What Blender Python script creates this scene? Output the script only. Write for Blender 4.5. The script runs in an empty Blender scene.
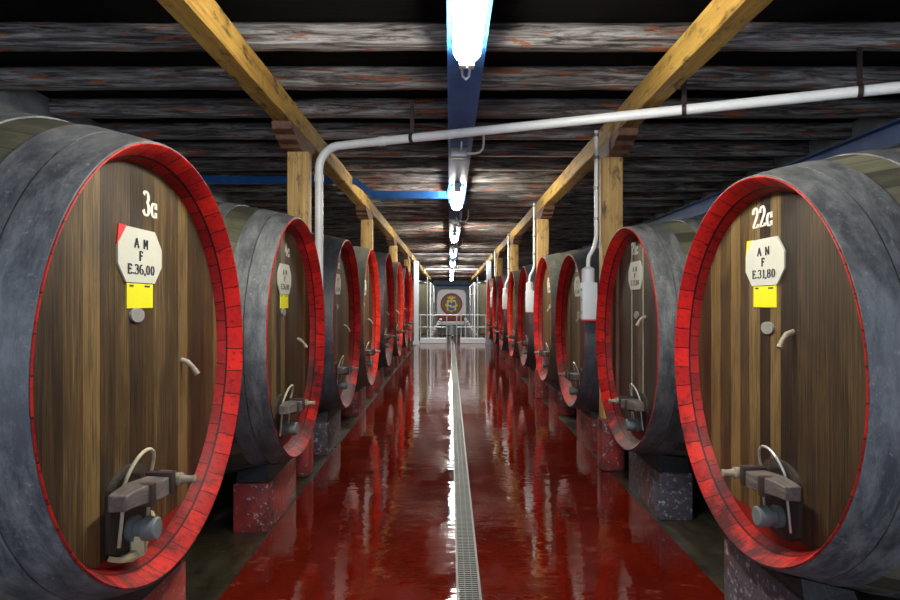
import bpy, bmesh, math, random
from mathutils import Vector, Matrix
random.seed(7)
PI = math.pi
sc = bpy.context.scene
COL = sc.collection
EYE = 1.63            # camera height above the floor
sc.view_settings.view_transform = 'Standard'
sc.view_settings.look = 'None'
sc.view_settings.gamma = 1
sc.view_settings.exposure = 0.95

# ------------------------------------------------------------------ node helpers
class NT:
    def __init__(s, name):
        m = bpy.data.materials.new(name); m.use_nodes = True
        s.m = m; s.t = m.node_tree; s.t.nodes.clear()
        s.out = s.n('ShaderNodeOutputMaterial')
    def n(s, typ, **kw):
        nd = s.t.nodes.new(typ)
        for k, v in kw.items():
            if k.startswith('i_'):
                key = k[2:]
                key = int(key) if key.isdigit() else key.replace('_', ' ')
                s.set(nd.inputs[key], v)
            else: setattr(nd, k, v)
        return nd
    def set(s, sock, v):
        if isinstance(v, bpy.types.NodeSocket): s.t.links.new(v, sock)
        elif isinstance(v, bpy.types.Node): s.t.links.new(v.outputs[0], sock)
        else: sock.default_value = v
    def math(s, op, a, b=0.0, c=0.0):
        nd = s.n('ShaderNodeMath', operation=op)
        s.set(nd.inputs[0], a); s.set(nd.inputs[1], b)
        if op in ('MULTIPLY_ADD', 'COMPARE', 'SMOOTH_MIN'): s.set(nd.inputs[2], c)
        return nd.outputs[0]
    def mix(s, f, a, b, blend='MIX'):
        nd = s.n('ShaderNodeMix', data_type='RGBA', blend_type=blend)
        s.set(nd.inputs[0], f)
        s.set(nd.inputs[6], a if not isinstance(a, tuple) else (*a, 1)[:4])
        s.set(nd.inputs[7], b if not isinstance(b, tuple) else (*b, 1)[:4])
        return nd.outputs[2]
    def coord(s, scale=(1,1,1), rnd=False):
        tc = s.n('ShaderNodeTexCoord')
        mp = s.n('ShaderNodeMapping'); s.set(mp.inputs[0], tc.outputs['Object'])
        mp.inputs['Scale'].default_value = scale
        if rnd:
            oi = s.n('ShaderNodeObjectInfo')
            cb = s.n('ShaderNodeCombineXYZ')
            for i, k in enumerate((37.0, 91.0, 53.0)):
                s.set(cb.inputs[i], s.math('MULTIPLY', oi.outputs['Random'], k))
            s.set(mp.inputs['Location'], cb.outputs[0])
        return mp.outputs[0]
    def noise(s, vec, scale=5, detail=4, rough=.6, dist=0):
        nd = s.n('ShaderNodeTexNoise'); s.set(nd.inputs['Vector'], vec)
        nd.inputs['Scale'].default_value = scale; nd.inputs['Detail'].default_value = detail
        nd.inputs['Roughness'].default_value = rough; nd.inputs['Distortion'].default_value = dist
        return nd.outputs[0]
    def ramp(s, f, stops):
        nd = s.n('ShaderNodeValToRGB'); s.set(nd.inputs[0], f)
        e = nd.color_ramp.elements
        while len(e) < len(stops): e.new(.5)
        for el, (p, c) in zip(e, stops):
            el.position = p; el.color = (*c, 1) if isinstance(c, tuple) else (c, c, c, 1)
        return nd.outputs[0]
    def done(s, color, rough=.6, metal=0., bump=None, bstr=.3, bdist=.01, spec=.5, coat=0., coatr=.05, emis=None, estr=0):
        p = s.n('ShaderNodeBsdfPrincipled')
        s.set(p.inputs['Base Color'], (*color, 1) if isinstance(color, tuple) else color)
        s.set(p.inputs['Roughness'], rough); s.set(p.inputs['Metallic'], metal)
        s.set(p.inputs['Specular IOR Level'], spec)
        s.set(p.inputs['Coat Weight'], coat); p.inputs['Coat Roughness'].default_value = coatr
        if emis: s.set(p.inputs['Emission Color'], (*emis, 1)); p.inputs['Emission Strength'].default_value = estr
        if bump is not None:
            b = s.n('ShaderNodeBump'); b.inputs['Strength'].default_value = bstr
            b.inputs['Distance'].default_value = bdist
            s.set(b.inputs['Height'], bump); s.set(p.inputs['Normal'], b.outputs[0])
        s.t.links.new(p.outputs[0], s.out.inputs[0])
        return s.m

M = {}
def flat(name, c, rough=.5, metal=0., wear=.25, sc_=12):
    t = NT(name); v = t.coord((1,1,1), True); n = t.noise(v, sc_, 6, .65)
    f = t.ramp(n, [(.35, 0.), (.75, 1.)])
    col = t.mix(t.math('MULTIPLY', f, wear), c, tuple(x*.35 for x in c))
    M[name] = t.done(col, rough, metal, bump=n, bstr=.15)
    return M[name]

def head_wood(name, dark, mid, light, grey=0.):
    """vertical boards with grain, red paint on the lowest strip of the head"""
    t = NT(name)
    tc = t.n('ShaderNodeTexCoord'); sp = t.n('ShaderNodeSeparateXYZ'); t.set(sp.inputs[0], tc.outputs['Object'])
    oi = t.n('ShaderNodeObjectInfo')
    y = t.math('ADD', sp.outputs[1], t.math('MULTIPLY', oi.outputs['Random'], 7.3))
    wob = t.noise(t.coord((1, 2.2, .01), True), 2.0, 1)
    y2 = t.math('MULTIPLY', t.math('ADD', y, t.math('MULTIPLY', wob, .12)), 9.0)
    cell = t.math('FLOOR', y2); fr = t.math('FRACT', y2)
    wn = t.n('ShaderNodeTexWhiteNoise', noise_dimensions='1D'); t.set(wn.inputs['W'], cell)
    gr = t.noise(t.coord((1, 34, 1.1), True), 3.0, 8, .68, .6)
    gr2 = t.noise(t.coord((1, 110, 4), True), 2.0, 4, .7)
    big = t.noise(t.coord((1, 3.5, 1.2), True), 1.6, 4, .6, .8)
    v = t.math('ADD', t.math('MULTIPLY', gr, .75), t.math('MULTIPLY', wn.outputs[0], .36))
    v = t.math('ADD', v, t.math('MULTIPLY', big, .35))
    v = t.math('MULTIPLY_ADD', v, 1.3, -.53)
    col = t.ramp(v, [(.18, dark), (.45, mid), (.62, light), (.85, tuple(min(1, x*1.5) for x in light))])
    col = t.mix(t.math('MULTIPLY', t.ramp(gr2, [(.45, 0.), (.8, 1.)]), .5), col, dark)
    j = t.math('LESS_THAN', fr, .035)
    col = t.mix(t.math('MULTIPLY', j, .75), col, (.008, .006, .005))
    st = t.ramp(t.noise(t.coord((1, 2.4, .5), True), 2.4, 5, .6), [(.54, 0.), (.7, 1.)])
    col = t.mix(t.math('MULTIPLY', st, .55), col, (.014, .013, .016))
    low = t.math('LESS_THAN', t.math('ADD', sp.outputs[2], t.math('MULTIPLY', gr, .02)), .165)
    col = t.mix(low, col, (.22, .012, .006))
    h = t.math('SUBTRACT', gr, t.math('MULTIPLY', j, .8))
    M[name] = t.done(col, .5, bump=h, bstr=.35, bdist=.006, spec=.45)
head_wood('head_brown', (.014,.008,.004), (.068,.041,.015), (.165,.105,.038))
head_wood('head_grey', (.014,.010,.008), (.062,.044,.027), (.15,.112,.072))

def rim_red(name, c, cd, n):
    t = NT(name)
    tc = t.n('ShaderNodeTexCoord'); sp = t.n('ShaderNodeSeparateXYZ'); t.set(sp.inputs[0], tc.outputs['Object'])
    ang = t.math('ARCTAN2', sp.outputs[1], sp.outputs[2])
    w = t.noise(t.coord((1,1,1), True), 3.0, 3)
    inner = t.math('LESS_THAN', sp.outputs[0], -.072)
    a = t.math('ADD', t.math('MULTIPLY', ang, n/(2*PI)), t.math('MULTIPLY', w, .6))
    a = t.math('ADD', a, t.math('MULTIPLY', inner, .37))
    fr = t.math('FRACT', t.math('ADD', a, 100)); cell = t.math('FLOOR', a)
    wn = t.n('ShaderNodeTexWhiteNoise', noise_dimensions='1D'); t.set(wn.inputs['W'], cell)
    nn = t.noise(t.coord((1,1,1), True), 14, 7, .7)
    n2 = t.noise(t.coord((1,1,1), True), 3.2, 5, .65)
    col = t.mix(wn.outputs[0], c, cd)
    col = t.mix(t.ramp(nn, [(.5, 0.), (.78, .75)]), col, (.05, .008, .008))
    # black grime gathers on the lower quarter of the rim, under the tap
    k = t.math('ADD', n2, t.math('MULTIPLY', t.math('SUBTRACT', -.15, sp.outputs[2]), .25))
    col = t.mix(t.ramp(k, [(.58, 0.), (.72, .85)]), col, (.018, .010, .012))
    edge = t.math('LESS_THAN', t.math('ABSOLUTE', t.math('ADD', sp.outputs[0], .074)), .0045)
    j = t.math('MAXIMUM', t.math('LESS_THAN', fr, .05), edge)
    streak = t.noise(t.coord((1, 5, 5), True), 9, 5, .7)
    col = t.mix(t.ramp(streak, [(.54, 0.), (.66, .8)]), col, (.05, .006, .007))
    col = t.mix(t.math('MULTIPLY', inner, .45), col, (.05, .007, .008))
    col = t.mix(t.math('MULTIPLY', j, .85), col, (.010, .004, .006))
    M[name] = t.done(col, .5, bump=t.math('SUBTRACT', nn, j), bstr=.6, bdist=.006, spec=.16)
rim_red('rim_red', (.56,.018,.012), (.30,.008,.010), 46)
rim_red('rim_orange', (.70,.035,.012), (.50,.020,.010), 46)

def hoop(name, c, c2):
    t = NT(name); v = t.coord((1,1,1), True)
    n = t.noise(t.coord((3.5,1,1), True), 3.6, 10, .8, .25); n2 = t.noise(v, 46, 5, .75); n3 = t.noise(t.coord((.6,.6,3), True), 2.2, 4, .6)
    col = t.mix(t.ramp(n, [(.42, 0.), (.60, 1.)]), c, c2)
    col = t.mix(t.ramp(n3, [(.5, 0.), (.75, .6)]), col, tuple(x*.3 for x in c))
    col = t.mix(t.ramp(n2, [(.60, 0.), (.70, .55)]), col, (.30,.30,.29))
    M[name] = t.done(col, t.ramp(n, [(.3, .42), (.7, .62)]), .0, bump=n, bstr=.35, bdist=.01, spec=.6)
hoop('hoop_black', (.036,.040,.052), (.085,.092,.112))
hoop('hoop_slate', (.044,.048,.054), (.135,.138,.142))
hoop('hoop_olive', (.060,.060,.046), (.125,.124,.098))

def stave(name, c1, c2, c3):
    t = NT(name)
    tc = t.n('ShaderNodeTexCoord'); sp = t.n('ShaderNodeSeparateXYZ'); t.set(sp.inputs[0], tc.outputs['Object'])
    ang = t.math('ARCTAN2', sp.outputs[1], sp.outputs[2])
    a = t.math('MULTIPLY', ang, 46/(2*PI))
    fr = t.math('FRACT', t.math('ADD', a, 100)); cell = t.math('FLOOR', a)
    wn = t.n('ShaderNodeTexWhiteNoise', noise_dimensions='1D'); t.set(wn.inputs['W'], cell)
    n = t.noise(t.coord((1,9,9), True), 2, 7, .7); n2 = t.noise(t.coord((1,1,1), True), 1.7, 5, .6)
    v = t.math('ADD', t.math('MULTIPLY', n, .6), t.math('MULTIPLY', wn.outputs[0], .4))
    col = t.ramp(v, [(.2, c1), (.5, c2), (.8, c3)])
    col = t.mix(t.ramp(n2, [(.48, 0.), (.7, .8)]), col, tuple(x*.4 for x in c1))
    j = t.math('LESS_THAN', fr, .05)
    col = t.mix(t.math('MULTIPLY', j, .7), col, (.01,.009,.008))
    M[name] = t.done(col, .65, bump=t.math('SUBTRACT', n, j), bstr=.3, bdist=.006)
stave('stave_olive', (.030,.028,.018), (.085,.080,.048), (.16,.148,.10))
stave('stave_dark', (.018,.018,.019), (.045,.045,.045), (.09,.088,.08))

def timber(name, dark, mid, light, axis=1, knot=.5, rough=.6):
    t = NT(name)
    s = [26, 26, 26]; s[axis] = 1.0
    n = t.noise(t.coord(tuple(s), True), 1.2, 8, .7, .8)
    s2 = [5, 5, 5]; s2[axis] = 2.0
    k = t.noise(t.coord(tuple(s2), True), 2.4, 5, .6)
    big = t.noise(t.coord((1,1,1), True), 1.3, 3)
    v = t.math('ADD', t.math('MULTIPLY', n, .7), t.math('MULTIPLY', big, .3))
    col = t.ramp(v, [(.3, dark), (.5, mid), (.7, light)])
    col = t.mix(t.math('MULTIPLY', t.ramp(k, [(.55, 0.), (.68, 1.)]), knot), col, tuple(x*.25 for x in dark))
    M[name] = t.done(col, rough, bump=n, bstr=.5, bdist=.012)
timber('timber_gold', (.16,.075,.012), (.40,.225,.040), (.62,.40,.09), 1, .95)
timber('timber_post', (.20,.10,.03), (.50,.30,.10), (.72,.50,.21), 2, .8)
timber('timber_cap', (.05,.02,.010), (.13,.055,.03), (.24,.12,.07), 1, .6)
timber('clamp_wood', (.035,.028,.026), (.105,.085,.075), (.22,.185,.16), 1, .4)
timber('door_wood', (.012,.010,.009), (.035,.028,.022), (.07,.055,.04), 2, .4)
timber('saddle_wood', (.004,.004,.005), (.014,.013,.015), (.035,.032,.034), 1, .4)
timber('bung_wood', (.12,.10,.07), (.28,.23,.16), (.42,.36,.27), 0, .2)

def joist_mat():
    t = NT('joist_wood')
    n = t.noise(t.coord((1.1, 16, 16), True), 1.5, 9, .72, .9)
    n2 = t.noise(t.coord((1.6, 9, 12), True), 1.4, 6, .68, .4)
    g = t.noise(t.coord((.8, 5, 5), True), 1.0, 5, .7)
    col = t.ramp(n, [(.34, (.010,.008,.008)), (.43, (.07,.057,.053)), (.51, (.24,.22,.21)), (.62, (.50,.48,.47))])
    col = t.mix(t.ramp(g, [(.46, .0), (.66, .7)]), col, (.028,.020,.018))
    col = t.mix(t.ramp(n2, [(.56, 0.), (.61, .85)]), col, (.36,.095,.025))
    M['joist_wood'] = t.done(col, .7, bump=n, bstr=.9, bdist=.03)
joist_mat()
t = NT('ceiling_boards'); n = t.noise(t.coord((1.2,14,3)), 1.5, 7, .7)
M['ceiling_boards'] = t.done(t.ramp(n, [(.3,(.002,.002,.002)),(.6,(.006,.005,.005)),(.85,(.02,.014,.011))]), .8, bump=n, bstr=.6, spec=.08)

def blocks_mat():
    t = NT('block_red'); v = t.coord((1,1,1), True)
    n = t.noise(v, 7, 8, .7); n2 = t.noise(v, 2.2, 5, .6); n3 = t.noise(v, 26, 5, .75)
    col = t.mix(t.ramp(n2, [(.4,0.),(.62,1.)]), (.36,.034,.024), (.10,.016,.018))
    col = t.mix(t.ramp(n, [(.52,0.),(.72,.8)]), col, (.025,.018,.022))
    col = t.mix(t.ramp(n3, [(.58,0.),(.64,.8)]), col, (.42,.38,.38))
    M['block_red'] = t.done(col, .5, bump=n3, bstr=.5, bdist=.008)
    t = NT('block_dark'); v = t.coord((1,1,1), True)
    n = t.noise(v, 7, 8, .7); n3 = t.noise(v, 22, 5, .75); n2 = t.noise(v, 2.2, 5, .6)
    col = t.mix(t.ramp(n, [(.4,0.),(.7,1.)]), (.075,.065,.080), (.028,.022,.030))
    col = t.mix(t.ramp(n2, [(.5,0.),(.68,.7)]), col, (.13,.018,.020))
    col = t.mix(t.ramp(n3, [(.55,0.),(.62,.8)]), col, (.36,.35,.40))
    M['block_dark'] = t.done(col, .5, bump=n3, bstr=.5, bdist=.008)
blocks_mat()

def floor_mats():
    t = NT('floor_red')
    v = t.coord((1,1,1))
    ripple = t.noise(t.coord((1.3, 2.6, 1)), 2.4, 2, .5, .6)
    pud = t.noise(t.coord((1.6, .7, 1)), 1.9, 6, .62, .3)
    fine = t.noise(v, 30, 5, .7)
    dirt = t.noise(t.coord((2.2, 1.0, 1)), 1.3, 6, .68)
    col = t.mix(t.ramp(dirt, [(.4,0.),(.66,1.)]), (.112,.0070,.0024), (.062,.0038,.0014))
    col = t.mix(t.ramp(t.noise(t.coord((1,1.6,1)), 3.1, 7, .7), [(.58, 0.), (.64, .32)]), col, (.24,.075,.04))
    wet = t.ramp(pud, [(.42, 0.), (.50, 1.)])
    ro = t.math('MULTIPLY_ADD', wet, -.065, .10)
    edge = t.ramp(pud, [(.40, 0.), (.44, 1.), (.52, 1.), (.56, .75)])
    hgt = t.math('ADD', t.math('MULTIPLY', t.math('ADD', ripple, t.math('MULTIPLY', t.noise(t.coord((3, 7, 1)), 2.2, 3, .55, .5), .22)), .6), t.math('MULTIPLY', t.math('MULTIPLY', fine, .035), t.math('SUBTRACT', 1.1, wet)))
    hgt = t.math('ADD', hgt, t.math('MULTIPLY', edge, .05))
    M['floor_red'] = t.done(col, ro, bump=hgt, bstr=.24, bdist=.02, spec=.55)
    t = NT('floor_concrete'); v = t.coord((1,1,1))
    n = t.noise(t.coord((3,1,1)), 3, 8, .7); n2 = t.noise(v, 1.3, 4, .6)
    col = t.ramp(n, [(.3,(.008,.006,.004)),(.55,(.030,.024,.014)),(.8,(.075,.060,.035))])
    M['floor_concrete'] = t.done(col, t.ramp(n2, [(.4,.25),(.6,.6)]), bump=n, bstr=.4)
floor_mats()
t = NT('plaster'); n = t.noise(t.coord((1,1,1)), 2.2, 6, .65)
M['plaster'] = t.done(t.ramp(n, [(.35,(.25,.26,.27)),(.6,(.50,.51,.52)),(.8,(.62,.63,.64))]), .8, bump=n, bstr=.2)
t = NT('plaster_white'); n = t.noise(t.coord((1,1,1)), 3.2, 6, .65)
M['plaster_white'] = t.done(t.ramp(n, [(.35,(.50,.54,.60)),(.7,(.72,.76,.82))]), .7)
t = NT('blue_paint'); n = t.noise(t.coord((1,1,1), True), 5, 7, .7); n2 = t.noise(t.coord((1,1,1), True), 2, 4, .6)
c = t.mix(t.ramp(n, [(.45,0.),(.7,1.)]), (.025,.13,.42), (.05,.19,.50))
c = t.mix(t.ramp(n2, [(.62,0.),(.72,.6)]), c, (.03,.05,.10))
M['blue_paint'] = t.done(c, .45, bump=n, bstr=.1, spec=.25)
t = NT('blue_dark'); n = t.noise(t.coord((1,1,1), True), 3, 6, .7)
M['blue_dark'] = t.done(t.ramp(n, [(.4,(.014,.045,.15)),(.7,(.04,.09,.24))]), .45)
flat('white_pipe', (.86,.87,.86), .35, 0, .22, 8)
flat('white_enamel', (.74,.76,.78), .35, 0, .12, 6)
flat('steel_grey', (.36,.37,.38), .35, .7, .3)
flat('steel_bright', (.62,.64,.63), .4, .4, .15, 5)
flat('tank_steel', (.34,.31,.22), .28, .85, .4, 3)
flat('rust_dark', (.05,.028,.024), .6, .3, .4)
flat('grate_metal', (.07,.075,.07), .42, .4, .5, 9)
flat('black_void', (.006,.006,.007), .5)
flat('tap_grey', (.16,.19,.19), .5, .2, .4)
flat('rope_pale', (.50,.45,.30), .7, 0, .5, 30)
flat('wire_pale', (.50,.52,.50), .4, .4, .3, 30)
flat('chalk_white', (.60,.59,.52), .7, 0, .3, 40)
flat('plate_white', (.50,.50,.42), .5, 0, .10, 9)
flat('plate_ink', (.03,.035,.04), .6, 0, .1)
flat('card_yellow', (.66,.63,.01), .5, 0, .04)
flat('corner_red', (.62,.03,.03), .5, 0, .1)
flat('corner_yellow', (.80,.66,.05), .5, 0, .1)
flat('badge_zinc', (.34,.34,.31), .45, .3, .5, 60)
flat('strip_pale', (.30,.29,.22), .6, 0, .4, 20)
flat('seal_wax', (.52,.47,.27), .7, 0, .3, 20)
flat('emblem_red', (.36,.02,.03), .5); flat('emblem_olive', (.16,.13,.05), .5)
flat('emblem_gold', (.85,.62,.04), .4); flat('emblem_blue', (.02,.10,.45), .4)
flat('brick_red', (.26,.035,.025), .5, 0, .5, 9)
t = NT('lamp_glow'); M['lamp_glow'] = t.done((.9,.9,.88), .4, emis=(1.0,.97,.86), estr=64)

# ------------------------------------------------------------------ mesh helpers
def link(name, bm, mats, parent=None, smooth=True, ang=35):
    me = bpy.data.meshes.new(name)
    bmesh.ops.recalc_face_normals(bm, faces=bm.faces[:])
    bm.to_mesh(me); bm.free()
    if not isinstance(mats, (list, tuple)): mats = [mats]
    for m in mats: me.materials.append(M[m])
    o = bpy.data.objects.new(name, me); COL.objects.link(o)
    if smooth:
        me.polygons.foreach_set('use_smooth', [True]*len(me.polygons))
        try: me.set_sharp_from_angle(angle=math.radians(ang))
        except Exception: pass
    if parent: o.parent = parent
    return o
def thing(name, loc=(0,0,0), rz=0):
    o = bpy.data.objects.new(name, None); COL.objects.link(o)
    o.empty_display_size = .1
    o.location = loc; o.rotation_euler = (0,0,rz); return o
def tag(o, label, cat, group=None, kind=None):
    o['label'] = label; o['category'] = cat
    if group: o['group'] = group
    if kind: o['kind'] = kind
    return o
def box(bm, x0, x1, y0, y1, z0, z1, mi=0, bev=0):
    r = bmesh.ops.create_cube(bm, size=1)
    vs = r['verts']
    for v in vs:
        v.co = Vector(((x0+x1)/2+v.co.x*(x1-x0), (y0+y1)/2+v.co.y*(y1-y0), (z0+z1)/2+v.co.z*(z1-z0)))
    fs = {f for v in vs for f in v.link_faces}
    for f in fs: f.material_index = mi
    if bev:
        es = list({e for v in vs for e in v.link_edges})
        bmesh.ops.bevel(bm, geom=es, offset=bev, segments=2, affect='EDGES', profile=.6)
    return vs
def lathe(bm, prof, seg=72, cx=(0,0), axis='x', closed=False, mi=0, mis=None):
    """prof: list of (u, r). axis x: u along -X, centre at (y,z)=cx. axis z: centre (x,y)=cx"""
    rings = []
    for u, r in prof:
        ring = []
        if r < 1e-6:
            co = (-u, cx[0], cx[1]) if axis == 'x' else (cx[0], cx[1], u)
            if axis == 'y': co = (cx[0], u, cx[1])
            rings.append([bm.verts.new(co)]); continue
        for k in range(seg):
            a = 2*PI*k/seg
            if axis == 'x': co = (-u, cx[0]+r*math.sin(a), cx[1]+r*math.cos(a))
            elif axis == 'y': co = (cx[0]+r*math.cos(a), u, cx[1]+r*math.sin(a))
            else: co = (cx[0]+r*math.cos(a), cx[1]+r*math.sin(a), u)
            ring.append(bm.verts.new(co))
        rings.append(ring)
    pairs = list(zip(rings, rings[1:]))
    if closed: pairs.append((rings[-1], rings[0]))
    for q, (a, b) in enumerate(pairs):
        for k in range(seg):
            k2 = (k+1) % seg
            if len(a) == 1 and len(b) == 1: break
            if len(a) == 1: f = bm.faces.new((a[0], b[k], b[k2]))
            elif len(b) == 1: f = bm.faces.new((a[k], b[0], a[k2]))
            else: f = bm.faces.new((a[k], b[k], b[k2], a[k2]))
            f.material_index = mis[q] if mis else mi
def cyl(bm, p0, p1, r0, r1=None, seg=16, mi=0):
    r1 = r0 if r1 is None else r1
    p0, p1 = Vector(p0), Vector(p1); d = (p1-p0).normalized()
    up = Vector((0,0,1)) if abs(d.z) < .9 else Vector((1,0,0))
    a = d.cross(up).normalized(); b = d.cross(a)
    R = []
    for p, r in ((p0, r0), (p1, r1)):
        R.append([bm.verts.new(p+a*r*math.cos(2*PI*k/seg)+b*r*math.sin(2*PI*k/seg)) for k in range(seg)])
    for k in range(seg):
        k2 = (k+1) % seg
        bm.faces.new((R[0][k], R[0][k2], R[1][k2], R[1][k])).material_index = mi
    bm.faces.new(R[0]).material_index = mi; bm.faces.new(R[1][::-1]).material_index = mi
def tube(bm, pts, r, seg=12, mi=0):
    """smooth tube through pts with parallel-transported frame"""
    P = [Vector(p) for p in pts]; n = len(P)
    T = [((P[min(i+1,n-1)]-P[max(i-1,0)]).normalized()) for i in range(n)]
    up = Vector((0,0,1)) if abs(T[0].z) < .9 else Vector((1,0,0))
    a = T[0].cross(up).normalized(); rings = []
    for i in range(n):
        a = (a - T[i]*a.dot(T[i])).normalized(); b = T[i].cross(a)
        rr = r[i] if isinstance(r, (list, tuple)) else r
        rings.append([bm.verts.new(P[i]+a*rr*math.cos(2*PI*k/seg)+b*rr*math.sin(2*PI*k/seg)) for k in range(seg)])
    for A, B in zip(rings, rings[1:]):
        for k in range(seg):
            k2 = (k+1) % seg
            bm.faces.new((A[k], A[k2], B[k2], B[k])).material_index = mi
    bm.faces.new(rings[0][::-1]); bm.faces.new(rings[-1])
def prism(bm, poly, ext, plane='yz', off=0.0, mi=0):
    """poly of 2-D points extruded by ext along the remaining axis from off"""
    def mk(p, d):
        if plane == 'yz': return (d, p[0], p[1])
        if plane == 'xz': return (p[0], d, p[1])
        return (p[0], p[1], d)
    A = [bm.verts.new(mk(p, off)) for p in poly]; B = [bm.verts.new(mk(p, off+ext)) for p in poly]
    n = len(poly)
    for k in range(n):
        bm.faces.new((A[k], A[(k+1)%n], B[(k+1)%n], B[k])).material_index = mi
    bm.faces.new(A[::-1]).material_index = mi; bm.faces.new(B).material_index = mi
def arc(cx, cy, rx, ry, a0, a1, n=10):
    return [(cx+rx*math.cos(math.radians(a0+(a1-a0)*i/n)), cy+ry*math.sin(math.radians(a0+(a1-a0)*i/n))) for i in range(n+1)]
def subdiv_rough(bm, cuts_len, amp, axis, seed):
    """rough-hewn look: cut a long box along its axis and jitter it"""
    rnd = random.Random(seed)
    for v in bm.verts:
        v.co += Vector((rnd.uniform(-1,1), rnd.uniform(-1,1), rnd.uniform(-1,1)))*amp*Vector((1,1,1))[0]

def long_timber(L, w, h, n, amp, seed, chamf=.018, axis='x'):
    """rough-hewn bar centred in w, bottom at 0, along axis from 0 to L"""
    rnd = random.Random(seed); bm = bmesh.new(); rings = []
    base = [(-w/2+chamf, 0), (w/2-chamf, 0), (w/2, chamf), (w/2, h*.5), (w/2, h-chamf), (w/2-chamf, h), (0, h), (-w/2+chamf, h), (-w/2, h-chamf), (-w/2, h*.5), (-w/2, chamf)]
    drift = 0
    for i in range(n+1):
        d = L*i/n; ring = []
        drift = .8*drift + rnd.uniform(-amp, amp)*.6
        for a, b in base:
            a2 = a+drift+rnd.uniform(-amp, amp)*.6; b2 = b+rnd.uniform(-amp, amp)*(.6 if b < h*.9 else 0)
            if b == 0: b2 = max(0, b2)
            ring.append(bm.verts.new((d, a2, b2) if axis == 'x' else (a2, d, b2)))
        rings.append(ring)
    m = len(base)
    for A, B in zip(rings, rings[1:]):
        for k in range(m): bm.faces.new((A[k], A[(k+1)%m], B[(k+1)%m], B[k]))
    bm.faces.new(rings[0]); bm.faces.new(rings[-1][::-1])
    return bm

# ------------------------------------------------------------------ stencil lettering
def G(ch):
    """strokes in a box about .55 wide and 1 high"""
    A = arc
    d = {
     '3': [A(.24,.76,.2,.22,160,-85,12), A(.24,.28,.23,.27,88,-165,12)],
     '2': [A(.27,.73,.2,.25,185,-35,12)+[(.06,.06)], [(.02,.07),(.52,.07)], [(.5,.05),(.52,.2)]],
     'c': [A(.26,.30,.2,.28,50,310,12), [(.42,.36),(.42,.62)], [(.42,.0),(.42,.22)]],
     '0': [A(.26,.5,.19,.47,100,260,12), A(.26,.5,.19,.47,80,-80,12)],
     '6': [A(.26,.5,.2,.47,60,260,12), A(.26,.27,.2,.26,-90,100,10)],
     '8': [A(.26,.74,.17,.23,100,440,16), A(.26,.27,.2,.25,80,-280,16)],
     '1': [[(.26,.02),(.26,.98)], [(.08,.02),(.44,.02)], [(.1,.84),(.26,.95)]],
     '4': [[(.36,.0),(.36,.98)], [(.34,.96),(.02,.3)], [(.0,.3),(.52,.3)]],
     '5': [[(.1,.95),(.48,.95)], [(.12,.95),(.12,.55)], A(.24,.3,.22,.29,110,-150,12)],
     '7': [[(.04,.94),(.5,.94)], [(.48,.92),(.2,.0)]],
     '9': [A(.26,.5,.2,.47,240,420,12)[::-1], A(.26,.72,.2,.26,90,-250,12)],
     'A': [[(.0,.02),(.27,.98)], [(.27,.98),(.52,.02)], [(.1,.34),(.42,.34)], [(.4,.01),(.6,.01)], [(-.05,.01),(.08,.01)]],
     'M': [[(.06,.02),(.06,.98)], [(.06,.96),(.28,.3)], [(.28,.3),(.5,.96)], [(.52,.02),(.52,.98)], [(-.03,.01),(.15,.01)], [(.42,.01),(.62,.01)]],
     'N': [[(.06,.02),(.06,.98)], [(.06,.96),(.48,.04)], [(.5,.02),(.5,.98)], [(-.03,.01),(.15,.01)], [(.42,.98),(.6,.98)]],
     'F': [[(.12,.02),(.12,.98)], [(.0,.01),(.26,.01)], [(.1,.97),(.48,.97)], [(.12,.5),(.38,.5)], [(.38,.4),(.38,.6)], [(.48,.97),(.48,.78)]],
     'E': [[(.12,.02),(.12,.98)], [(.0,.01),(.5,.01)], [(.0,.97),(.48,.97)], [(.12,.5),(.38,.5)], [(.38,.4),(.38,.6)], [(.48,.97),(.48,.78)], [(.5,.01),(.5,.2)]],
     '.': [[(.08,.0),(.08,.14)]], ',': [[(.1,.14),(.04,-.16)]],
    }
    return d.get(ch, [])
ADV = {'.': .25, ',': .25, ' ': .55, 'M': .75, 'N': .72, 'A': .7, '1': .52, 'c': .6}
def text_mesh(bm, s, cx, cz, h, x, thick=.17, thin=.055, wide=1.0, mi=0):
    """letters on the plane X = x, reading along +Y, centred on (cx, cz)"""
    W = sum(ADV.get(c, .66) for c in s)*h*wide - .1*h*wide
    px = cx - W/2
    for c in s:
        for st in G(c):
            pts = [Vector((p[0]*wide*h, p[1]*h)) for p in st]
            L = []; Rr = []
            for i, p in enumerate(pts):
                dv = pts[min(i+1, len(pts)-1)] - pts[max(i-1, 0)]
                dv.normalize(); nrm = Vector((-dv.y, dv.x))
                w = (thin + (thick-thin)*abs(dv.y)**1.5)*h/2
                L.append(p+nrm*w); Rr.append(p-nrm*w)
            for i in range(len(pts)-1):
                q = [L[i], L[i+1], Rr[i+1], Rr[i]]
                f = bm.faces.new([bm.verts.new((x, px+v.x, cz-h/2+v.y)) for v in q]); f.material_index = mi
        px += ADV.get(c, .66)*h*wide

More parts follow.
